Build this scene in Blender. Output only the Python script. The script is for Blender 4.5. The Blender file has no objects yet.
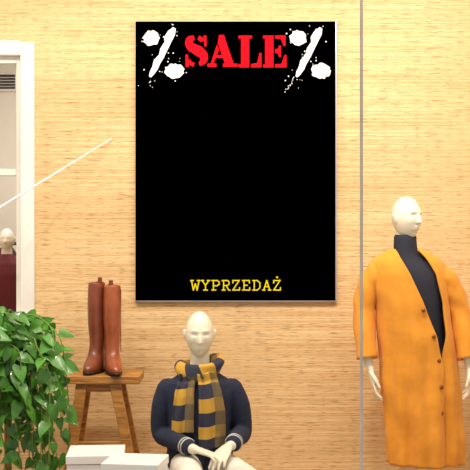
import bpy, math, random
from mathutils import Vector, Matrix, noise
random.seed(7)
sc=bpy.context.scene
try:
    sc.view_settings.view_transform='Standard'
except Exception: pass
F=1100.0; CY=-6.5; CZ=1.59
def P(px,py,y):
    D=y-CY
    return Vector(((px-235)*D/F, y, CZ+(235-py)*D/F))
# ---------- materials
def lin(c):
    return tuple(((v/255)/12.92 if v/255<=0.04045 else ((v/255+0.055)/1.055)**2.4) for v in c)+(1,)
def mat(name,c,rough=.6,metal=0,var=0.12,vs=8,bump=0,bs=60,coat=0,emis=None,es=0,sheen=0,spec=None):
    m=bpy.data.materials.new(name); m.use_nodes=True; n=m.node_tree.nodes; l=m.node_tree.links
    b=n['Principled BSDF']; b.inputs['Roughness'].default_value=rough; b.inputs['Metallic'].default_value=metal
    if coat: b.inputs['Coat Weight'].default_value=coat
    if sheen: b.inputs['Sheen Weight'].default_value=sheen
    if spec is not None: b.inputs['Specular IOR Level'].default_value=spec
    tc=n.new('ShaderNodeTexCoord'); nz=n.new('ShaderNodeTexNoise'); nz.inputs['Scale'].default_value=vs; nz.inputs['Detail'].default_value=4
    l.new(tc.outputs['Object'],nz.inputs['Vector'])
    r=n.new('ShaderNodeValToRGB'); L=lin(c)
    r.color_ramp.elements[0].position=.3; r.color_ramp.elements[1].position=.7
    r.color_ramp.elements[0].color=tuple(v*(1-var) for v in L[:3])+(1,)
    r.color_ramp.elements[1].color=tuple(min(1,v*(1+var)) for v in L[:3])+(1,)
    l.new(nz.outputs['Fac'],r.inputs['Fac']); l.new(r.outputs['Color'],b.inputs['Base Color'])
    if bump:
        n2=n.new('ShaderNodeTexNoise'); n2.inputs['Scale'].default_value=bs; l.new(tc.outputs['Object'],n2.inputs['Vector'])
        bp=n.new('ShaderNodeBump'); bp.inputs['Strength'].default_value=bump; bp.inputs['Distance'].default_value=.01
        l.new(n2.outputs['Fac'],bp.inputs['Height']); l.new(bp.outputs['Normal'],b.inputs['Normal'])
    if emis:
        b.inputs['Emission Color'].default_value=lin(emis); b.inputs['Emission Strength'].default_value=es
    return m
def wallmat():
    m=bpy.data.materials.new('grasscloth'); m.use_nodes=True; n=m.node_tree.nodes; l=m.node_tree.links
    b=n['Principled BSDF']; b.inputs['Roughness'].default_value=.6; b.inputs['Specular IOR Level'].default_value=.3
    tc=n.new('ShaderNodeTexCoord')
    def nz(sx,sz,sc_=1,det=3,off=0):
        mp=n.new('ShaderNodeMapping'); mp.inputs['Scale'].default_value=(sx,1,sz); mp.inputs['Location'].default_value=(off,0,off)
        t=n.new('ShaderNodeTexNoise'); t.inputs['Scale'].default_value=sc_; t.inputs['Detail'].default_value=det
        l.new(tc.outputs['Object'],mp.inputs['Vector']); l.new(mp.outputs['Vector'],t.inputs['Vector']); return t.outputs['Fac']
    def ramp(f,p0,c0,p1,c1):
        r=n.new('ShaderNodeValToRGB'); r.color_ramp.elements[0].position=p0; r.color_ramp.elements[1].position=p1
        r.color_ramp.elements[0].color=lin(c0); r.color_ramp.elements[1].color=lin(c1); l.new(f,r.inputs['Fac']); return r.outputs['Color']
    def mix(mode,f,a,bb):
        x=n.new('ShaderNodeMix'); x.data_type='RGBA'; x.blend_type=mode; x.inputs[0].default_value=f
        l.new(a,x.inputs[6]); l.new(bb,x.inputs[7]); return x.outputs[2]
    fine=nz(.8,140,1,3)
    base=ramp(fine,.36,(216,178,124),.60,(238,208,160))
    dash=ramp(nz(7,170,1,1,5.3),.32,(140,94,52),.38,(255,255,255))
    dash2=ramp(nz(16,220,1,1,11.3),.35,(165,118,74),.41,(255,255,255))
    big=ramp(nz(.6,3,1,2,2.1),.3,(238,232,224),.7,(255,255,255))
    c=mix('MULTIPLY',.5,base,dash); c=mix('MULTIPLY',.45,c,dash2); c=mix('MULTIPLY',1,c,big)
    l.new(c,b.inputs['Base Color'])
    bp=n.new('ShaderNodeBump'); bp.inputs['Strength'].default_value=.25; bp.inputs['Distance'].default_value=.003
    l.new(fine,bp.inputs['Height']); l.new(bp.outputs['Normal'],b.inputs['Normal'])
    return m
def woodmat(name,c0,c1,ax=(2,20,20)):
    m=bpy.data.materials.new(name); m.use_nodes=True; n=m.node_tree.nodes; l=m.node_tree.links
    b=n['Principled BSDF']; b.inputs['Roughness'].default_value=.5
    tc=n.new('ShaderNodeTexCoord'); mp=n.new('ShaderNodeMapping'); mp.inputs['Scale'].default_value=ax
    t=n.new('ShaderNodeTexNoise'); t.inputs['Scale'].default_value=3; t.inputs['Detail'].default_value=6; t.inputs['Distortion'].default_value=.6
    r=n.new('ShaderNodeValToRGB'); r.color_ramp.elements[0].position=.35; r.color_ramp.elements[1].position=.65
    r.color_ramp.elements[0].color=lin(c0); r.color_ramp.elements[1].color=lin(c1)
    l.new(tc.outputs['Object'],mp.inputs[0]); l.new(mp.outputs[0],t.inputs['Vector']); l.new(t.outputs['Fac'],r.inputs[0]); l.new(r.outputs[0],b.inputs['Base Color'])
    return m
def plaidmat():
    m=bpy.data.materials.new('scarf_plaid'); m.use_nodes=True; n=m.node_tree.nodes; l=m.node_tree.links
    b=n['Principled BSDF']; b.inputs['Roughness'].default_value=.9
    uv=n.new('ShaderNodeUVMap'); uv.uv_map='UVMap'
    sp=n.new('ShaderNodeSeparateXYZ'); l.new(uv.outputs[0],sp.inputs[0])
    def par(sock,th):
        fr=n.new('ShaderNodeMath'); fr.operation='FRACT'; l.new(sock,fr.inputs[0])
        g_=n.new('ShaderNodeMath'); g_.operation='GREATER_THAN'; l.new(fr.outputs[0],g_.inputs[0]); g_.inputs[1].default_value=th; return g_.outputs[0]
    a=par(sp.outputs[1],.5); v=par(sp.outputs[0],.62)
    def mixc(f,c1,c2):
        x=n.new('ShaderNodeMix'); x.data_type='RGBA'; l.new(f,x.inputs[0])
        for i,c in((6,c1),(7,c2)):
            if isinstance(c,tuple): x.inputs[i].default_value=lin(c)
            else: l.new(c,x.inputs[i])
        return x.outputs[2]
    must=mixc(v,(214,164,62),(160,128,68)); nav=mixc(v,(52,54,72),(112,96,70))
    col=mixc(a,must,nav)
    w=n.new('ShaderNodeTexNoise'); w.inputs['Scale'].default_value=40; l.new(uv.outputs[0],w.inputs['Vector'])
    x=n.new('ShaderNodeMix'); x.data_type='RGBA'; x.blend_type='MULTIPLY'; x.inputs[0].default_value=.3
    l.new(col,x.inputs[6]); l.new(w.outputs['Fac'],x.inputs[7]); l.new(x.outputs[2],b.inputs['Base Color'])
    bp=n.new('ShaderNodeBump'); bp.inputs['Strength'].default_value=.4; bp.inputs['Distance'].default_value=.004
    l.new(w.outputs['Fac'],bp.inputs['Height']); l.new(bp.outputs['Normal'],b.inputs['Normal'])
    return m
# ---------- mesh helpers
def empty(name,loc=(0,0,0)):
    e=bpy.data.objects.new(name,None); e.location=loc; e.empty_display_size=.1; sc.collection.objects.link(e); return e
def mobj(name,parts,m,parent=None,smooth=True,remesh=0,bevel=0,sub=0,solid=0,smit=2,uvs=None):
    V=[];Fc=[]
    for v,f in parts:
        o=len(V); V+= [tuple(p) for p in v]; Fc+=[tuple(i+o for i in q) for q in f]
    me=bpy.data.meshes.new(name); me.from_pydata(V,[],Fc)
    if uvs:
        ul=me.uv_layers.new(name='UVMap')
        for lp in me.loops: ul.data[lp.index].uv=uvs[lp.vertex_index]
    me.validate(); me.update()
    o=bpy.data.objects.new(name,me); sc.collection.objects.link(o)
    me.materials.append(m)
    if smooth:
        for p in me.polygons: p.use_smooth=True
    if remesh:
        d=o.modifiers.new('r','REMESH'); d.mode='VOXEL'; d.voxel_size=remesh; d.use_smooth_shade=True
        if smit:
            s=o.modifiers.new('s','SMOOTH'); s.factor=.5; s.iterations=smit
    if solid:
        d=o.modifiers.new('so','SOLIDIFY'); d.thickness=solid; d.offset=0
    if bevel:
        d=o.modifiers.new('b','BEVEL'); d.width=bevel; d.segments=3; d.limit_method='ANGLE'
    if sub:
        d=o.modifiers.new('su','SUBSURF'); d.levels=sub; d.render_levels=sub
    if parent: o.parent=parent
    return o
def box(x0,x1,y0,y1,z0,z1):
    v=[(x,y,z) for x in(x0,x1) for y in(y0,y1) for z in(z0,z1)]
    return v,[(0,1,3,2),(4,6,7,5),(0,4,5,1),(2,3,7,6),(0,2,6,4),(1,5,7,3)]
def xf(part,M):
    return [M@Vector(p) for p in part[0]],part[1]
def loft(rings,cap=True):
    n=len(rings[0]); V=[p for r in rings for p in r]; Fc=[]
    for i in range(len(rings)-1):
        for j in range(n):
            k=(j+1)%n; Fc.append((i*n+j,i*n+k,(i+1)*n+k,(i+1)*n+j))
    if cap:
        Fc.append(tuple(range(n-1,-1,-1))); Fc.append(tuple((len(rings)-1)*n+j for j in range(n)))
    return V,Fc
def ell(cx,cy,z,a,b,n=32,pw=2.0):
    r=[]
    for j in range(n):
        t=2*math.pi*j/n; c=math.cos(t); s=math.sin(t); e=2/pw
        r.append(Vector((cx+a*math.copysign(abs(c)**e,c), cy+b*math.copysign(abs(s)**e,s), z)))
    return r
def smoothpath(pts,rad,k):
    pts=[Vector(p) for p in pts]; rr=[(r if isinstance(r,tuple) else (r,r)) for r in rad]
    O=[];R=[]
    for i in range(len(pts)-1):
        p0=pts[max(i-1,0)];p1=pts[i];p2=pts[i+1];p3=pts[min(i+2,len(pts)-1)]
        for s in range(k):
            t=s/k
            O.append(.5*((2*p1)+(p2-p0)*t+(2*p0-5*p1+4*p2-p3)*t*t+(3*p1-p0-3*p2+p3)*t**3))
            R.append(tuple(rr[i][q]*(1-t)+rr[i+1][q]*t for q in(0,1)))
    O.append(pts[-1]);R.append(rr[-1]); return O,R
def tube(pts,rad,n=16,k=5,ref=(0,0,1),rnd=True):
    O,R=smoothpath(pts,rad,k)
    if rnd:
        d=(O[1]-O[0]).normalized(); e=(O[-1]-O[-2]).normalized()
        a=min(R[0]);b=min(R[-1])
        O=[O[0]-d*a*.8,O[0]-d*a*.5]+O+[O[-1]+e*b*.5,O[-1]+e*b*.8]
        R=[tuple(q*.35 for q in R[0]),tuple(q*.8 for q in R[0])]+R+[tuple(q*.8 for q in R[-1]),tuple(q*.35 for q in R[-1])]
    rings=[]; u=None
    for i,p in enumerate(O):
        t=(O[min(i+1,len(O)-1)]-O[max(i-1,0)]).normalized()
        if u is None:
            r=Vector(ref)
            if abs(r.dot(t))>.95: r=Vector((1,0,0))
            u=(r-t*r.dot(t)).normalized()
        else: u=(u-t*u.dot(t)).normalized()
        w=t.cross(u)
        rings.append([p+u*(R[i][0]*math.cos(2*math.pi*j/n))+w*(R[i][1]*math.sin(2*math.pi*j/n)) for j in range(n)])
    return loft(rings)
def g(x,s): return math.exp(-(x/s)**2)
def head(c,yaw=0,pitch=0,roll=0,s=1,feat=1):
    nu,nv=96,72; V=[];Fc=[]
    for i in range(nv+1):
        ph=math.pi*(i+.001)/(nv+.002)
        for j in range(nu):
            th=2*math.pi*j/nu
            sx=math.sin(ph)*math.sin(th); sy=-math.sin(ph)*math.cos(th); sz=math.cos(ph)
            t=max(0,-sz)
            x=.074*sx*(1-.30*t**1.6); z=.118*sz
            y=.094*sy
            if sy>0: y*=(1-.35*t)
            else: y*=(1-.08*t)
            if sz>0: y+=.006*sz
            if sy<-.1:
                f=feat; ax=abs(x)
                gz=0
                if -.026<z<.022: gz=(0.022-z)/.048
                elif -.036<z<=-.026: gz=(z+.036)/.010
                y-=f*.026*g(x,.008+.005*gz)*gz
                y+=f*.014*g(ax-.03,.014)*g(z-.014,.010)
                y-=f*.005*g(ax-.03,.011)*g(z-.006,.007)
                y-=f*.006*g(z-.032,.008)*g(ax-.028,.02)
                y-=f*.008*g(x,.02)*(g(z+.050,.005)+1.1*g(z+.062,.005))
                y-=f*.008*g(x,.02)*g(z+.096,.014)
                y-=f*.004*g(ax-.045,.015)*g(z+.018,.018)
            V.append(Vector((x,y,z))*s)
    for i in range(nv):
        for j in range(nu):
            k=(j+1)%nu; Fc.append((i*nu+j,(i+1)*nu+j,(i+1)*nu+k,i*nu+k))
    Fc.append(tuple(range(nu))); Fc.append(tuple(nv*nu+j for j in range(nu-1,-1,-1)))
    M=Matrix.Translation(Vector(c))@Matrix.Rotation(yaw,4,'Z')@Matrix.Rotation(pitch,4,'X')@Matrix.Rotation(roll,4,'Y')
    parts=[xf((V,Fc),M)]
    for sd in(-1,1):
        e=tube([(sd*.070*s,.012*s,-.028*s),(sd*.077*s,.012*s,-.005*s),(sd*.080*s,.018*s,.02*s)],[(.008*s,.005*s),(.014*s,.007*s),(.015*s,.007*s)],n=12,ref=(0,1,0))
        parts.append(xf(e,M))
    return parts
def hand(w,f,nrm,thumb,curl=.35,s=1):
    w=Vector(w); f=Vector(f).normalized(); nrm=Vector(nrm); nrm=(nrm-f*nrm.dot(f)).normalized()
    sd=f.cross(nrm)
    if sd.dot(Vector(thumb))<0: sd=-sd
    parts=[]
    parts.append(tube([w-f*.02*s,w+f*.02*s,w+f*.055*s,w+f*.092*s],[(.022*s,.019*s),(.027*s,.016*s),(.038*s,.015*s),(.038*s,.012*s)],n=20,ref=tuple(sd)))
    for i,(o,L) in enumerate([(.030,.078),(.010,.088),(-.010,.081),(-.030,.062)]):
        p=w+f*(.088-.004*abs(i-1))*s+sd*o*s; pts=[p-f*.02*s,p]; a=curl*.4; spread=sd*(o*3)
        for fr in(.45,.3,.25):
            d=(f*math.cos(a)+nrm*math.sin(a)+spread).normalized()
            p=p+d*L*fr*s; pts.append(p); a+=curl*(1+.1*i)
        parts.append(tube(pts,[.009*s,.0092*s,.0083*s,.0076*s,.0065*s],n=10,k=3))
    p=w+f*.025*s+sd*.024*s
    d1=(f*.75+sd*.6+nrm*.25).normalized(); d2=(f*.95+sd*.2+nrm*.3).normalized()
    parts.append(tube([p-d1*.015*s,p+d1*.035*s,p+d1*.035*s+d2*.028*s,p+d1*.035*s+d2*.052*s],[.013*s,.0115*s,.0095*s,.007*s],n=10,k=3))
    return parts
def foot(ank,fd,s=1):
    a=Vector(ank); fd=Vector(fd).normalized(); sd=fd.cross(Vector((0,0,1)))
    z=a.z
    g0=Vector((0,0,1))
    return [tube([a+g0*.02,a-g0*(z-.045)-fd*.03,],[.036,.036],n=16,k=3),
            tube([Vector((a.x,a.y,.036))-fd*.05,Vector((a.x,a.y,.042))+fd*.03,Vector((a.x,a.y,.032))+fd*.11,Vector((a.x,a.y,.022))+fd*.17],[(.030,.036),(.036,.036),(.044,.028),(.032,.016)],n=16,ref=tuple(sd))]

# ---------- mats
M_wall=wallmat()
M_white=mat('white_paint',(232,230,224),.5,var=.04)
M_mann=mat('mannequin_lacquer',(228,218,196),.35,var=.03,vs=3,coat=.25)
M_orange=mat('coat_wool',(226,148,40),.85,var=.07,vs=20,bump=.25,bs=400,sheen=.12)
M_btn=mat('button_horn',(130,70,18),.35)
M_navydress=mat('dress_knit',(34,36,50),.85,bump=.3,bs=300)
M_navy=mat('cardigan_knit',(30,36,60),.9,var=.2,vs=40,bump=.5,bs=220)
M_trim=mat('cardigan_piping',(205,200,190),.8)
M_trouser=mat('trouser_cotton',(222,216,205),.8)
M_black=mat('poster_black',(0,0,0),1,var=.05,spec=0)
M_alu=mat('poster_frame_aluminium',(200,200,200),.35,metal=.6,var=.05)
M_red=mat('print_red',(218,20,34),.9,var=.08,vs=60,spec=0)
M_pwhite=mat('print_white',(250,250,250),.7,var=.02)
M_yel=mat('print_yellow',(230,214,30),.9,var=.03,spec=0)
M_boot=mat('boot_leather',(150,76,44),.38,var=.25,vs=12,coat=.2)
M_boot2=mat('boot_leather_dark',(120,58,34),.4,var=.25,vs=12,coat=.2)
M_sole=mat('boot_sole',(48,26,16),.6)
M_wood=woodmat('stool_wood',(140,90,36),(192,136,66))
M_floor=woodmat('floor_wood',(150,110,70),(190,150,105),(1,12,12))
M_leaf=mat('pothos_leaf',(66,124,34),.4,var=.5,vs=14,coat=.2)
M_stem=mat('pothos_stem',(110,140,50),.6)
M_pot=mat('planter_ceramic',(150,128,100),.6)
M_soil=mat('soil',(50,36,25),.95,bump=.8)
M_maroon=mat('garment_maroon',(92,24,28),.85)
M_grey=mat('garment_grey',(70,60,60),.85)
M_room=mat('plaster_cream',(236,230,218),.8,var=.03,vs=1)
M_plinth=mat('plinth_white',(236,233,228),.55,var=.02)
M_strip=mat('glass_joint_silicone',(205,200,190),.3,metal=.2)
M_glare=mat('glare_streak_white',(252,250,246),.3)  # translucent white imitating a light reflection in the shop glass
M_glare.node_tree.nodes['Principled BSDF'].inputs['Alpha'].default_value=.75

# ---------- room
X0,X1,ZT=-2.35,2.0,3.35
ox0,ox1=-2.15,P(33,0,0).x; oz0,oz1=P(0,320,0).z,P(0,43,0).z
mobj('wall_back',[box(X0,ox0,0,.12,0,ZT),box(ox1,X1,0,.12,0,ZT),box(ox0,ox1,0,.12,0,oz0),box(ox0,ox1,0,.12,oz1,ZT)],M_wall,smooth=False)
mobj('floor',[box(X0,X1,-1.75,4.1,-.1,0)],M_floor,smooth=False)
mobj('ceiling',[box(X0,X1,-1.75,4.1,ZT,ZT+.1)],M_room,smooth=False)
mobj('wall_left',[box(X0-.1,X0,-1.75,4.1,0,ZT)],M_room,smooth=False)
mobj('wall_right',[box(X1,X1+.1,-1.75,4.1,0,ZT)],M_room,smooth=False)
mobj('wall_far',[box(X0,X1,4.0,4.1,0,ZT)],M_room,smooth=False)
w=empty('window_1')
fw=.075
mobj('frame',[box(ox1-fw+.005,ox1+.012,-.03,.13,oz0,oz1),box(ox0,ox1-fw+.005,-.03,.13,oz1-fw,oz1+.012),box(ox0,ox1+.03,-.06,.13,oz0-.03,oz0+.03),box(ox0,ox0+fw,-.03,.13,oz0+.03,oz1-fw)],M_white,w,smooth=False,bevel=.006)
iz=P(0,172,0).z
mobj('sash',[box(ox1-fw-.03,ox1-fw+.005,.03,.09,oz0+.03,oz1-fw),box(ox0+fw,ox1-fw-.03,.03,.09,oz1-fw-.04,oz1-fw),box(ox0+fw,ox1-fw-.03,.03,.09,iz-.02,iz+.02)],M_white,w,smooth=False,bevel=.004)
vg=empty('air_vent'); vx=P(6,0,3.98).x; vz=P(0,82,3.98).z
mobj('vent_frame',[box(vx-.13,vx+.11,3.965,3.999,vz-.09,vz-.07),box(vx-.13,vx+.11,3.965,3.999,vz+.07,vz+.09),box(vx-.13,vx-.11,3.965,3.999,vz-.07,vz+.07),box(vx+.09,vx+.11,3.965,3.999,vz-.07,vz+.07)],M_white,vg,smooth=False)
mobj('vent_slats',[box(vx-.11,vx+.09,3.975,3.995,vz-.06+i*.028,vz-.047+i*.028) for i in range(5)],M_grey,vg,smooth=False)
r=empty('clothes_rail')
ry=2.6
mobj('rail',[tube([(-2.3,ry,1.52),(-1.2,ry,1.52)],[.014,.014],k=2),tube([(-2.25,ry,0.01),(-2.25,ry,1.52)],[.014,.014],k=2),tube([(-1.25,ry,0.01),(-1.25,ry,1.52)],[.014,.014],k=2)],M_grey,r)
for i in range(9):
    x=-2.15+i*.1; d=random.uniform(-.02,.02)
    mobj('garment_%d'%i,[loft([ell(x,ry+d,zz-.1,a,b,20) for zz,a,b in [(.85,.05,.24),(1.2,.045,.22),(1.45,.035,.21),(1.54,.03,.17),(1.585,.015,.05)]])],M_maroon if i%3 else M_grey,r)
bm=empty('mannequin.002')
bx,by=-1.68,1.6
mobj('body',head((bx,by,1.55),s=.75)+[tube([(bx,by,1.48),(bx,by,1.36)],[.04,.045]),loft([ell(bx,by,z,a,b) for z,a,b in[(.9,.1,.08),(1.2,.12,.09),(1.35,.15,.08),(1.42,.06,.05)]]),tube([(bx-.07,by,.95),(bx-.07,by,.5),(bx-.07,by,.1)],[.07,.05,.035]),tube([(bx+.07,by,.95),(bx+.07,by,.5),(bx+.07,by,.1)],[.07,.05,.035])]+foot((bx-.07,by,.1),(0,-1,0))+foot((bx+.07,by,.1),(0,-1,0)),M_mann,bm,remesh=.008)
mobj('coat',[loft([ell(bx,by,z,a,b) for z,a,b in[(.75,.2,.15),(1.1,.16,.12),(1.3,.18,.11),(1.38,.16,.09),(1.42,.08,.07),(1.45,.05,.05)]]),tube([(bx-.15,by,1.36),(bx-.21,by,1.1),(bx-.2,by-.03,.88)],[.05,.045,.04]),tube([(bx+.15,by,1.36),(bx+.21,by,1.1),(bx+.2,by-.03,.88)],[.05,.045,.04])],M_maroon,bm,remesh=.01)

# ---------- poster
po=empty('sale_poster',(0,0,0))
a=P(135,21,-.03); b=P(337,302,-.03)
mobj('frame',[box(a.x,b.x,-.025,-.001,b.z,a.z)],M_alu,po,smooth=False,bevel=.002)
bd=.009
mobj('sheet',[box(a.x+bd*.3,b.x-bd,-.030,-.024,b.z+bd,a.z-bd*.3)],M_black,po,smooth=False)
zc=[0]
def PP(x,y):
    q=P(x,y,-.03); return Vector((q.x,-.0306-zc[0]*.00002,q.z))
def poly(pts):
    zc[0]+=1
    return [PP(*p) for p in pts],[tuple(range(len(pts)))]
def stroke(pts,w):
    zc[0]+=1; V=[];n=len(pts)
    ws=w if isinstance(w,list) else [w]*n
    for i,p in enumerate(pts):
        q0=pts[max(i-1,0)];q1=pts[min(i+1,n-1)]
        dx,dy=q1[0]-q0[0],q1[1]-q0[1];L=math.hypot(dx,dy) or 1
        nx,ny=-dy/L*ws[i]/2,dx/L*ws[i]/2
        V+=[PP(p[0]+nx,p[1]+ny),PP(p[0]-nx,p[1]-ny)]
    return V,[(2*i,2*i+1,2*i+3,2*i+2) for i in range(n-1)]
def segs(pts,w):
    out=[]
    for p,q in zip(pts[:-1],pts[1:]):
        L=math.hypot(q[0]-p[0],q[1]-p[1]); ex=(q[0]-p[0])/L*w*.45; ey=(q[1]-p[1])/L*w*.45
        out.append(stroke([(p[0]-ex,p[1]-ey),(q[0]+ex,q[1]+ey)],w))
    return out
red=[]
def cell(x0,y0,w,h,pts): return [(x0+p[0]*w,y0+p[1]*h) for p in pts]
def arc(cx,cy,rx,ry,a0,a1,n=10): return [(cx+rx*math.cos(math.radians(a0+(a1-a0)*i/n)),cy+ry*math.sin(math.radians(a0+(a1-a0)*i/n))) for i in range(n+1)]
red.append(stroke(arc(196,43.5,6.8,6.2,-70,-20,6)+[],[4.5]*7))
red.append(stroke(arc(196,43.0,7,5.8,-105,-230,10)+[(199,50.5),(203,54.5)],[4,5,6.5,7.5,8,8,8,8,8,8.5,9,9.5,9]))
red.append(stroke([(194,49.5),(200,52.5)]+arc(197.5,58,6.5,6.3,-45,75,9),[8,9.5,9,9,8.5,8,8,7.5,6.5,5.5,4.5,4]))
red.append(stroke(arc(195.5,58.5,7.5,6.3,100,165,6),[4]*7))
red.append(poly([(203.5,35.5),(206.5,35.5),(206.5,46.5),(204.5,46.5)]))
red.append(poly([(185.5,54.5),(188,54.5),(189,67),(185.5,67)]))
red.append(poly([(219,35),(224,35),(227.5,46),(235,67),(226,67),(217.8,43)]))
red.append(poly([(217,44.5),(219,49.5),(213.5,64),(210.5,64)]))
red.append(poly([(207.5,63.5),(216.5,63.5),(216.5,67),(207.5,67)]))
red.append(poly([(223,63.5),(237.5,63.5),(237.5,67),(223,67)]))
red.append(poly([(215.5,55),(222.2,55),(223.2,58),(214.5,58)]))
red.append(poly([(238.5,35.5),(252,35.5),(252,38.5),(238.5,38.5)]))
red.append(poly([(241,35.5),(249.3,35.5),(249.3,67),(241,67)]))
red.append(poly([(238.5,64),(249.3,64),(249.3,67.5),(238.5,67.5)]))
red.append(poly([(251,64),(257,63),(259.5,53),(261.5,53),(261.5,67.5),(251,67.5)]))
red.append(poly([(263,35.5),(273.5,35.5),(273.5,67.5),(263,67.5),(263,64.5),(265,64.5),(265,38.5),(263,38.5)]))
red.append(poly([(275,35.5),(285.5,35.5),(285.5,46),(283.5,46),(281,39),(275,38.5)]))
red.append(poly([(275,49.3),(278,48.5),(279,45.5),(281,45.5),(281,57),(279,57),(278,53.5),(275,53)]))
red.append(poly([(275,64.3),(281.5,63.8),(284.5,55),(286.5,55),(286.5,67.5),(275,67.5)]))
mobj('sale_lettering',red,M_red,po,smooth=False)
wh=[]
def blob(cx,cy,rx,ry,n=26,j=.12):
    zc[0]+=1; V=[PP(cx,cy)]
    for i in range(n):
        t=2*math.pi*i/n; k=1+random.uniform(-j,j); V.append(PP(cx+rx*k*math.cos(t),cy+ry*k*math.sin(t)))
    return V,[(0,1+i,1+(i+1)%n) for i in range(n)]
for ox_ in(0,146.5):
    wh.append(blob(151.5+ox_,38,8.5,7.5)); wh.append(blob(174.5+ox_,71,9.5,7.5))
    pts=[(174.5+ox_,28),(171.5+ox_,33),(168+ox_,39),(167.5+ox_,43),(163.5+ox_,50),(161.5+ox_,56),(157+ox_,62),(155+ox_,68),(152+ox_,73),(150+ox_,77)]
    wh.append(stroke(pts,[3,8,8.5,6,7,5.5,7,6,5,2]))
    for k in range(46):
        rr=random.uniform(.25,.75)
        bx2,by2=random.choice([(151,38),(174,71),(160,60),(170,36),(152,78)])
        wh.append(blob(bx2+ox_+random.gauss(0,7),by2+random.gauss(0,7),rr,rr,8))
    if ox_:
        for t in range(12):
            q=(148+ox_-t*.8+random.uniform(-1,1),78+t*1.2+random.uniform(-1,1)); wh.append(blob(q[0],q[1],.5,.5,8))
mobj('percent_brush_marks',wh,M_pwhite,po,smooth=False)
G={'W':[[(0,0),(.25,1),(.5,.35),(.75,1),(1,0)],[(-.1,0),(.25,0)],[(.75,0),(1.1,0)]],
'Y':[[(.05,0),(.5,.5),(.95,0)],[(.5,.5),(.5,1)],[(.25,1),(.75,1)],[(-.05,0),(.25,0)],[(.75,0),(1.05,0)]],
'P':[[(.2,0),(.2,1)],[(0,0),(.7,0),(.95,.15),(.95,.4),(.7,.55),(.2,.55)],[(0,1),(.5,1)]],
'R':[[(.2,0),(.2,1)],[(0,0),(.7,0),(.92,.15),(.92,.38),(.7,.52),(.2,.52)],[(0,1),(.4,1)],[(.55,.52),(.85,1),(1.05,1)]],
'Z':[[(.08,.25),(.08,0),(.9,0),(.08,1),(.95,1),(.95,.75)]],
'E':[[(.2,0),(.2,1)],[(0,0),(.9,0),(.9,.25)],[(.2,.5),(.62,.5)],[(0,1),(.95,1),(.95,.75)]],
'D':[[(.2,0),(.2,1)],[(0,0),(.6,0),(.95,.25),(.95,.75),(.6,1),(0,1)]],
'A':[[(.1,1),(.5,0),(.9,1)],[(.25,.65),(.75,.65)],[(-.05,1),(.28,1)],[(.72,1),(1.05,1)]]}
ye=[]
for i,ch in enumerate('WYPRZEDAZ'):
    x0=191.5+i*10.2
    for s_ in G[ch]: ye+=segs(cell(x0,280.5,7.6,9.5,s_),1.2)
ye.append(blob(191.5+8*10.2+4,277.3,1.1,1.1,10))
mobj('wyprzedaz_lettering',ye,M_yel,po,smooth=False)

q=P(361.3,0,-1.7)
mobj('window_joint',[box(q.x-.006,q.x+.002,-1.705,-1.695,0,ZT),box(q.x+.004,q.x+.007,-1.705,-1.695,0,ZT)],M_strip,None,smooth=False)
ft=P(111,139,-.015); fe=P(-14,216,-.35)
mobj('glare_streak',[tube([tuple(ft),tuple(fe)],[.0045,.0075],n=10,k=2)],M_glare,None)  # thin rod added in place of the diagonal glare on the glass, no lamp

# ---------- standing mannequin
sm=empty('mannequin')
cy=-.5
body=head((.934,cy-.01,1.682),yaw=math.radians(38),s=1.0)
body.append(tube([(.932,cy+.02,1.64),(.928,cy+.01,1.55),(.935,cy,1.46)],[.054,.05,.055]))
body.append(loft([ell(cx,cy,z,a_,b_) for z,cx,a_,b_ in[(.80,1.01,.13,.10),(.88,1.0,.155,.105),(1.05,.98,.12,.09),(1.15,.97,.12,.09),(1.3,.955,.145,.10),(1.4,.945,.165,.085),(1.45,.94,.11,.07),(1.48,.936,.05,.05)]]))
aL=[(.775,cy,1.405),(.705,cy+.01,1.17),(.718,cy-.04,.93),(.735,cy-.055,.86)]
aR=[(1.10,cy,1.40),(1.225,cy+.01,1.17),(1.26,cy-.05,.93),(1.265,cy-.06,.87)]
for A_,sg in((aL,1),(aR,-1)):
    body.append(tube(A_,[.045,.037,.027,.021]))
    body+=hand(A_[-1],(.10*sg+.05,-.12,-1),(.9*sg,-.0,-.1),(0.1*sg,-1,0),.3)
for lx,kx,fx in((.945,.955,.95),(1.08,1.10,1.12)):
    body.append(tube([(lx,cy,.86),(kx,cy-.01,.5),(kx,cy+.01,.36),(fx,cy+.02,.09)],[.085,.055,.05,.034]))
    body+=foot((fx,cy+.02,.09),(.15*(1 if fx>1 else -1),-1,0))
mobj('body',body,M_mann,sm,remesh=.004)
mobj('dress',[loft([ell(cx,cy,z,a_,b_,48) for z,cx,a_,b_ in[(.52,1.03,.175,.115),(.7,1.02,.17,.115),(.88,1.0,.168,.115),(1.05,.985,.155,.112),(1.2,.975,.155,.115),(1.3,.965,.165,.118),(1.38,.95,.175,.115),(1.43,.945,.15,.09),(1.46,.94,.105,.075),(1.49,.933,.068,.066),(1.53,.929,.063,.063),(1.58,.928,.061,.061),(1.592,.928,.055,.056)]])],M_navydress,sm)
prof=[(1.512,.932,.085,.078),(1.49,.935,.125,.09),(1.465,.938,.17,.10),(1.435,.94,.20,.113),(1.38,.946,.213,.128),(1.30,.955,.205,.138),(1.235,.963,.197,.141),(1.05,.983,.203,.143),(.907,.999,.213,.146),(.63,1.022,.211,.15),(.47,1.033,.207,.152),(.35,1.04,.205,.153)]
eLt=[(1.512,.872),(1.465,.89),(1.38,.935),(1.235,1.00),(1.05,1.07),(.88,1.112),(.35,1.125)]
eRt=[(1.512,.985),(1.465,1.03),(1.38,1.08),(1.235,1.115),(1.05,1.125),(.88,1.105),(.35,1.105)]
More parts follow.
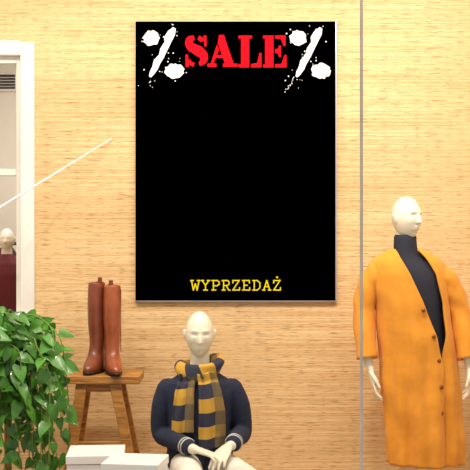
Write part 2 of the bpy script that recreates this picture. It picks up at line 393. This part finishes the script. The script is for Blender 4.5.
def interp(T,z):
    for p,q_ in zip(T[:-1],T[1:]):
        if p[0]>=z>=q_[0]:
            t=(p[0]-z)/(p[0]-q_[0]); return [u+(v-u)*t for u,v in zip(p[1:],q_[1:])]
    return list(T[-1][1:]) if z<T[-1][0] else list(T[0][1:])
nth=140;nz=80;V=[];Fc=[]
def coatpt(z,th,off=0):
    cx,a_,b_=interp(prof,z)
    A_=.030*max(0,min(1,(1.3-z)/.8))
    d=A_*(math.sin(6*th+2*z+.6)*.4+math.sin(13*th-3*z)*.4)+.016*noise.noise(Vector((th*1.5,z*6,3)))+off
    return Vector((cx+(a_+d*.6)*math.sin(th),cy-(b_+d)*math.cos(th),z))
for i in range(nz+1):
    z=1.512-(1.512-.35)*i/nz
    cx,a_,b_=interp(prof,z)
    tL=math.asin(max(-.98,min(.98,(interp(eLt,z)[0]-cx)/a_))); tR=math.asin(max(-.98,min(.98,(interp(eRt,z)[0]-cx)/a_)))
    for j in range(nth+1):
        u=j/nth; th=tR+(2*math.pi+tL-tR)*u
        V.append(coatpt(z,th,.012*max(0,(u-.8)/.2)))
for i in range(nz):
    for j in range(nth):
        k=i*(nth+1)+j; Fc.append((k,k+1,k+nth+2,k+nth+1))
mobj('coat',[(V,Fc)],M_orange,sm,solid=.008)
sl=[]
for A_,sg in((aL,-1),(aR,1)):
    s0=Vector(A_[0])+Vector((sg*-.02,0,.0))
    c=Vector(A_[2])+Vector((0,0,-.01))
    e=Vector(A_[1])
    O,R=smoothpath([s0,(s0+e)/2+Vector((sg*.012,0,.035)),e,c],[(.062,.07),(.064,.068),(.058,.062),(.054,.058)],10)
    rings=[]
    for i,p in enumerate(O):
        t=(O[min(i+1,len(O)-1)]-O[max(i-1,0)]).normalized(); u=(Vector((1,0,0))-t*t.x).normalized(); w_=t.cross(u)
        rings.append([p+u*(R[i][0]*math.cos(2*math.pi*j/28)*(1+.06*math.sin(i*.9+j*.4)))+w_*(R[i][1]*math.sin(2*math.pi*j/28)*(1+.07*math.sin(i*.7+j*.5))) for j in range(28)])
    V_,F_=loft(rings,cap=False); sl.append((V_,F_))
mobj('coat_sleeves',sl,M_orange,sm,solid=.006)
bt=[]
for z in(1.19,1.05,.92,.78,.64):
    cx,a_,b_=interp(prof,z); th=math.asin(min(.95,(interp(eLt,z)[0]-.018-cx)/a_))
    p=coatpt(z,th,.019); bt.append(tube([p+Vector((-math.sin(th)*.004,math.cos(th)*.004,0)),p+Vector((math.sin(th)*.002,-math.cos(th)*.002,0))],[.011,.011],k=1,rnd=False))
mobj('coat_buttons',bt,M_btn,sm)

# ---------- seated mannequin
se=empty('mannequin.001'); X=-.18; ys=-.88
body=head((X,ys-.02,1.083),yaw=math.radians(4),pitch=math.radians(6),s=1.0,feat=.95)
body.append(tube([(X,ys+.01,1.03),(X,ys,.95),(X,ys,.87)],[.052,.05,.06]))
body.append(loft([ell(X,ys,z,a_,b_) for z,a_,b_ in[(.365,.15,.11),(.45,.145,.1),(.58,.12,.09),(.7,.14,.1),(.8,.16,.085),(.86,.1,.07),(.89,.05,.05)]]))
sL=[(X-.160,ys,.81),(-.375,ys+.02,.575),(-.225,-1.09,.545),(-.19,-1.12,.54)]
sR=[(X+.160,ys,.81),(.035,ys+.02,.585),(-.01,-1.08,.56),(-.03,-1.105,.555)]
for A_ in(sL,sR): body.append(tube(A_,[.045,.036,.027,.022]))
body+=hand(sL[-1],(.80,-.50,-.15),(0,-.15,-1),(.3,.9,0),.25)
body+=hand(sR[-1],(-.40,-.75,-.42),(0,.0,-1),(-.9,.2,0),.25)
hipk=[((-.26,-.87,.425),(-.205,-1.33,.43),(-.21,-1.38,.09)),((-.10,-.87,.425),(.07,-1.33,.43),(.09,-1.40,.09))]
for h,k_,f_ in hipk:
    body.append(tube([h,tuple((Vector(h)+Vector(k_))/2),k_],[.07,.062,.05]))
    body.append(tube([k_,tuple((Vector(k_)*.65+Vector(f_)*.35)+Vector((0,.01,0))),f_],[.05,.048,.032]))
    body+=foot(f_,(0,-1,0))
mobj('body',body,M_mann,se,remesh=.004)
tr=[loft([ell(X,ys,z,a_,b_) for z,a_,b_ in[(.35,.165,.12),(.42,.17,.13),(.5,.155,.115)]])]
for h,k_,f_ in hipk:
    tr.append(tube([h,tuple((Vector(h)+Vector(k_))/2),k_],[.078,.076,.064]))
    f2=Vector(f_)+Vector((0,0,.06))
    tr.append(tube([k_,tuple((Vector(k_)+f2)/2),tuple(f2)],[.063,.06,.052]))
mobj('trousers',tr,M_trouser,se,remesh=.008)
tp=[(.41,.172,.135),(.47,.17,.132),(.6,.155,.122),(.7,.165,.125),(.78,.18,.12),(.84,.17,.105),(.872,.12,.085),(.90,.075,.07)]
ca=[loft([ell(X,ys,z,a_,b_,40) for z,a_,b_ in tp])]
for A_ in(sL,sR):
    sg=-1 if A_ is sL else 1
    a0=Vector(A_[0])+Vector((0,0,-.002)); m_=(a0+Vector(A_[1]))/2+Vector((sg*.014,0,.02))
    ca.append(tube([tuple(a0),tuple(m_),A_[1],tuple((Vector(A_[1])+Vector(A_[2]))/2),A_[2]],[.058,.056,.052,.046,.040],n=24))
mobj('cardigan',ca,M_navy,se,remesh=.006,smit=3)
cf=[]
for A_ in(sL,sR):
    d=(Vector(A_[2])-Vector(A_[1])).normalized()
    for o in(-.035,-.015):
        p=Vector(A_[2])+d*o; cf.append(tube([p-d*.003,p+d*.003],[.0435,.0435],n=28,k=1,rnd=False))
mobj('cuff_stripes',cf,M_trim,se)
def chest(x,z):
    T=[(t[0],)+t[1:] for t in reversed(tp)]
    a_,b_=interp(T,z); return ys-b_*math.sqrt(max(.02,1-((x-X)/a_)**2))
n_=20;V=[]
for i in range(n_+1):
    z=.82-.39*i/n_
    for xx in(X-.012+.01,X+.016+.01): V.append((xx,chest(xx,z)-.004,z))
mobj('placket',[(V,[(2*i,2*i+1,2*i+3,2*i+2) for i in range(n_)])],M_navydress,se,solid=.006)
M_sc=plaidmat()
V=[];UV=[];Fc=[];nu=96;nv=28
for i in range(nu+1):
    t=2*math.pi*i/nu
    R0=.088; zz=.918+.014*math.cos(t+.3)
    front=max(0,-math.sin(t))
    for j in range(nv):
        s_=2*math.pi*j/nv
        rr=.034*(1+.16*math.sin(3*s_+2*t)); rz=.048*(1+.1*math.sin(2*t))
        rad=R0+rr*math.cos(s_)+.010*front+.012*math.sin(s_)*1
        V.append((X+rad*math.cos(t),ys+.0+rad*math.sin(t)*.95,zz-.030*front+rz*math.sin(s_))); UV.append((j/nv*2,i/nu*5+.15+.12*math.sin(s_)))
for i in range(nu):
    for j in range(nv):
        k=(j+1)%nv; Fc.append((i*nv+j,i*nv+k,(i+1)*nv+k,(i+1)*nv+j))
mobj('scarf_wrap',[(V,Fc)],M_sc,se,uvs=UV)
def band(nm,path,wid,off,vs,v0=0):
    V=[];UV=[];Fc=[];nu=20;nvv=60
    for i in range(nvv+1):
        t=i/nvv*(len(path)-1); k=min(int(t),len(path)-2); f=t-k
        cx=path[k][0]*(1-f)+path[k+1][0]*f; z=path[k][1]*(1-f)+path[k+1][1]*f; wd=wid[k]*(1-f)+wid[k+1]*f
        for j in range(nu+1):
            u=j/nu-.5; x=cx+u*wd
            y=chest(x,min(max(z,.42),.86))-off-.006*math.cos(u*14+i*.05)-.004
            if z>.86: y-= (z-.86)*.1
            V.append((x,y,z+.006*math.sin(u*5))); UV.append((j/nu*1.0,i/nvv*vs+v0))
    for i in range(nvv):
        for j in range(nu):
            k=i*(nu+1)+j; Fc.append((k,k+1,k+nu+2,k+nu+1))
    fr=[]
    for j in range(0,nu+1):
        p=Vector(V[nvv*(nu+1)+j]); fr.append(tube([p+Vector((0,0,.004)),p+Vector((.002*math.sin(j*3),0,-.018))],[.0022,.0016],n=6,k=1,rnd=False))
    mobj(nm+'_fringe',fr,M_navydress,se)
    return mobj(nm,[(V,Fc)],M_sc,se,solid=.012,uvs=UV)
band('scarf_end_short',[(-.235,.90),(-.255,.80),(-.26,.70),(-.262,.60)],[.08,.095,.11,.11],.012,1.9,.5)
band('scarf_end_long',[(-.145,.90),(-.125,.80),(-.115,.70),(-.115,.60),(-.115,.525)],[.085,.11,.125,.13,.13],.016,2.9,.1)

st=empty('seat_cube')
mobj('cube_body',[box(-.37,.01,-1.12,-.68,.0,.345)],M_plinth,st,smooth=False,bevel=.012)
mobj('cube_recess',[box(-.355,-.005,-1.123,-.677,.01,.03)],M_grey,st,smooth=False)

def plinth(nm,x0,x1,y0,y1,zt,rot):
    e=empty(nm,((x0+x1)/2,(y0+y1)/2,0)); hx=(x1-x0)/2; hy=(y1-y0)/2
    mobj('carcass',[box(-hx,hx,-hy,hy,.03,zt-.045)],M_plinth,e,smooth=False,bevel=.004)
    mobj('lid',[box(-hx-.004,hx+.004,-hy-.004,hy+.004,zt-.042,zt)],M_plinth,e,smooth=False,bevel=.004)
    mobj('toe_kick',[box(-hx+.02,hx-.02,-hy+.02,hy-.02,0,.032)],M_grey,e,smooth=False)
    e.rotation_euler[2]=math.radians(rot); return e
plinth('display_plinth',-.82,-.55,-1.20,-.93,.527,4)
plinth('display_plinth.001',-.595,-.335,-1.48,-1.24,.545,-8)

# ---------- stool
so=empty('wooden_stool')
zt=.82; sx0,sx1=-.985,-.52
mobj('seat',[box(sx0,sx1,-.50,-.20,zt-.045,zt)],M_wood,so,smooth=False,bevel=.006)
def beam(p,q,w,d):
    p=Vector(p);q=Vector(q); V=[]
    for c in(p,q):
        k=1 if c is p else .8
        for sx_,sy_ in((-1,-1),(1,-1),(1,1),(-1,1)): V.append(c+Vector((sx_*w*k/2,sy_*d*k/2,0)))
    return V,[(3,2,1,0),(4,5,6,7),(0,1,5,4),(1,2,6,5),(2,3,7,6),(3,0,4,7)]
mobj('legs',[beam((-.84,-.46,zt-.04),(-.95,-.50,0),.06,.045),beam((-.66,-.46,zt-.04),(-.50,-.50,0),.06,.045),beam((-.84,-.24,zt-.04),(-.95,-.20,0),.06,.045),beam((-.66,-.24,zt-.04),(-.50,-.20,0),.06,.045)],M_wood,so,smooth=False,bevel=.004)
mobj('stretchers',[box(-.90,-.57,-.49,-.465,.42,.46),box(-.905,-.88,-.49,-.21,.35,.385),box(-.60,-.575,-.49,-.21,.35,.385),box(-.82,-.68,-.47,-.23,zt-.09,zt-.04)],M_wood,so,smooth=False,bevel=.003)

def boot(nm,x,y,yaw,m,h=.49):
    e=empty(nm,(x,y,zt)); e.rotation_euler[2]=yaw
    rings=[]
    for z,c,a_,b_ in[(.018,-.035,.040,.125),(.03,-.036,.043,.13),(.05,-.032,.043,.122),(.07,-.015,.042,.100),(.09,.004,.040,.076),(.115,.014,.038,.060),(.16,.018,.038,.053),(.24,.016,.044,.056),(.33,.012,.048,.060),(.42,.012,.047,.060),(h,.012,.044,.057)]:
        r=ell(0,c,z,a_,b_,32)
        for p in r:
            if z<.1 and p.y<c: p.x*=1-.22*max(0,(c-p.y)/b_-.55)
            if z>h-.01: p.z+=.012*math.cos((p.x)*40)*1-.01*abs(p.y-c)/b_
            if .09<z<.2: p.x+=.004*math.sin(z*90)
        rings.append(r)
    mobj('upper',[loft(rings,cap=False)],m,e,sub=1,solid=.005)
    mobj('sole',[loft([ell(0,-.036,.006,.043,.132),ell(0,-.036,.02,.045,.134)]),loft([ell(0,.055,0.0,.032,.034),ell(0,.055,.03,.036,.038)])],M_sole,e)
    mobj('zip_and_loop',[box(.046,.050,.008,.014,.12,h-.03),box(-.012,.012,.064,.070,h-.05,h+.02)],M_boot2,e,smooth=False)
    mobj('lining',[loft([ell(0,.012,h-.03,.042,.054),ell(0,.012,h-.025,.042,.054)])],M_sole,e)
boot('ankle_boot',P(96,0,-.33).x,-.33,math.radians(-12),M_boot2,.51)
boot('ankle_boot.001',P(112.5,0,-.37).x,-.37,math.radians(14),M_boot,.495)

# ---------- pothos
pt=empty('potted_pothos')
px0,px1,py0,py1=-1.56,-1.20,-.92,-.58
mobj('planter',[loft([ [Vector((x,y,z)) for x,y in((px0+i_,py0+i_),(px1-i_,py0+i_),(px1-i_,py1-i_),(px0+i_,py1-i_))] for z,i_ in((.66,.03),(1.0,0),(1.0,.02),(.96,.025))],cap=True)],M_pot,pt,smooth=False)
mobj('soil',[box(px0+.02,px1-.02,py0+.02,py1-.02,.94,.975)],M_soil,pt,smooth=False)
mobj('stand',[box(px0-.01,px1+.01,py0-.01,py1+.01,.62,.66)]+[box(a_,a_+.035,b_,b_+.035,0,.62) for a_ in(px0,px1-.035) for b_ in(py0,py1-.035)]+[box(px0+.035,px1-.035,py0+.005,py0+.03,.3,.33)],M_wood,pt,smooth=False,bevel=.003)
lv=[];stv=[]
def leaf(p,d,nrm,s):
    d=d.normalized(); nrm=(nrm-d*nrm.dot(d)).normalized(); sd=d.cross(nrm)
    out=[(0,0),(-.10,.20),(-.05,.36),(.18,.42),(.45,.36),(.72,.22),(.9,.08),(1.06,0)]
    V=[]
    mid=[0,.05,.12,.3,.5,.72,.88,1.06]
    for (u,v),mu in zip(out,mid):
        dr=-.22*mu*mu
        V.append(p+(d*mu+nrm*(dr))*s)
        V.append(p+(d*u+sd*v*.9+nrm*(.14*v+dr))*s)
        V.append(p+(d*u-sd*v*.9+nrm*(.14*v+dr))*s)
    Fc=[]
    for i in range(7):
        a_=3*i;b_=3*i+3
        Fc.append((a_,b_,b_+1,a_+1)); Fc.append((a_,a_+2,b_+2,b_))
    return V,Fc
for k in range(46):
    s0=Vector((random.uniform(px0+.08,px1-.03),random.uniform(py0+.02,py1-.08),.97))
    ang=random.uniform(-1.9,.35) if k%3 else random.uniform(-.8,.1)
    out=random.uniform(.08,.34) if k%3 else random.uniform(.28,.44); up=random.uniform(.05,.24); drop=random.choice([.15,.35,.55,.7,.85])*random.uniform(.8,1.1)
    dirv=Vector((math.cos(ang),math.sin(ang)*.6,0))
    pts=[s0]
    N=13
    for i in range(1,N+1):
        t=i/N
        if t<.4:
            q_=t/.4; p=s0+dirv*out*q_*.8+Vector((0,0,up*math.sin(q_*math.pi*.65)))
        else:
            q_=(t-.4)/.6; base=s0+dirv*out*.8+Vector((0,0,up*math.sin(math.pi*.65)))
            p=base+dirv*out*.25*math.sin(q_*1.6)+Vector((.025*math.sin(k+q_*5)+.06*q_,.02*math.cos(k*2+q_*4),-drop*q_**1.2))
        if p.z<1.0 and p.x<px1+.03 and p.y>py0-.03:
            if k%2: p.x=px1+.04
            else: p.y=py0-.04
        p.y=min(p.y,-.57); p.x=min(p.x,-.90+.03*math.sin(k))
        p.z=max(p.z,.15)
        pts.append(p)
    stv.append(tube(pts,[.003]*len(pts),n=6,k=2,rnd=False))
    for i in range(1,len(pts)):
        for rep in range(2 if i<5 else 1):
            s=random.uniform(.055,.095)
            d=Vector((random.uniform(-.7,1),random.uniform(-.7,.1),random.uniform(-1.2,.2)))
            nrm=Vector((random.uniform(-.6,.7),-1+random.uniform(-.2,.6),random.uniform(.1,1.2)))
            pp=pts[i]*.6+pts[i-1]*.4+Vector((random.uniform(-.03,.03),random.uniform(-.03,.02),random.uniform(-.02,.02)))
            if d.y>0 or pp.y>-.6: d.y=-abs(d.y)
            lv.append(leaf(pp,d,nrm,s))
mobj('vines',stv,M_stem,pt)
mobj('leaves',lv,M_leaf,pt)

# ---------- lights
def area(nm,loc,tgt,e,sx_,sy_,c=(1,.90,.76)):
    L=bpy.data.lights.new(nm,'AREA'); L.energy=e; L.shape='RECTANGLE'; L.size=sx_; L.size_y=sy_; L.color=c
    o=bpy.data.objects.new(nm,L); o.location=loc; o.rotation_euler=(Vector(tgt)-Vector(loc)).to_track_quat('-Z','Y').to_euler(); sc.collection.objects.link(o)
def spot(nm,loc,tgt,e,ang=50,c=(1,.91,.78)):
    L=bpy.data.lights.new(nm,'SPOT'); L.energy=e; L.spot_size=math.radians(ang); L.spot_blend=.8; L.shadow_soft_size=.06; L.color=c
    o=bpy.data.objects.new(nm,L); o.location=loc; o.rotation_euler=(Vector(tgt)-Vector(loc)).to_track_quat('-Z','Y').to_euler(); sc.collection.objects.link(o)
area('ceiling_strip_light',(0,-1.55,3.28),(0,-.1,1.2),82,3.6,.25)
spot('track_spot_a',(.3,-1.7,3.2),(.98,-.5,1.1),90,50)
spot('track_spot_b',(-.6,-1.7,3.2),(-.2,-.9,.7),72,50)
spot('track_spot_c',(-1.5,-1.6,3.2),(-1.0,-.4,.8),58,60)
area('back_room_light',(-1.5,1.8,3.25),(-1.6,2.4,0),72,1.5,1.5,(1,.95,.88))
W=bpy.data.worlds.new('World'); sc.world=W; W.use_nodes=True
bg=W.node_tree.nodes['Background']; bg.inputs[0].default_value=(1,.92,.82,1); bg.inputs[1].default_value=.62
cam=bpy.data.cameras.new('camera'); cam.sensor_width=36; cam.lens=F/470*36
co=bpy.data.objects.new('camera',cam); co.location=(0,CY,CZ); co.rotation_euler=(math.pi/2,0,0); sc.collection.objects.link(co); sc.camera=co
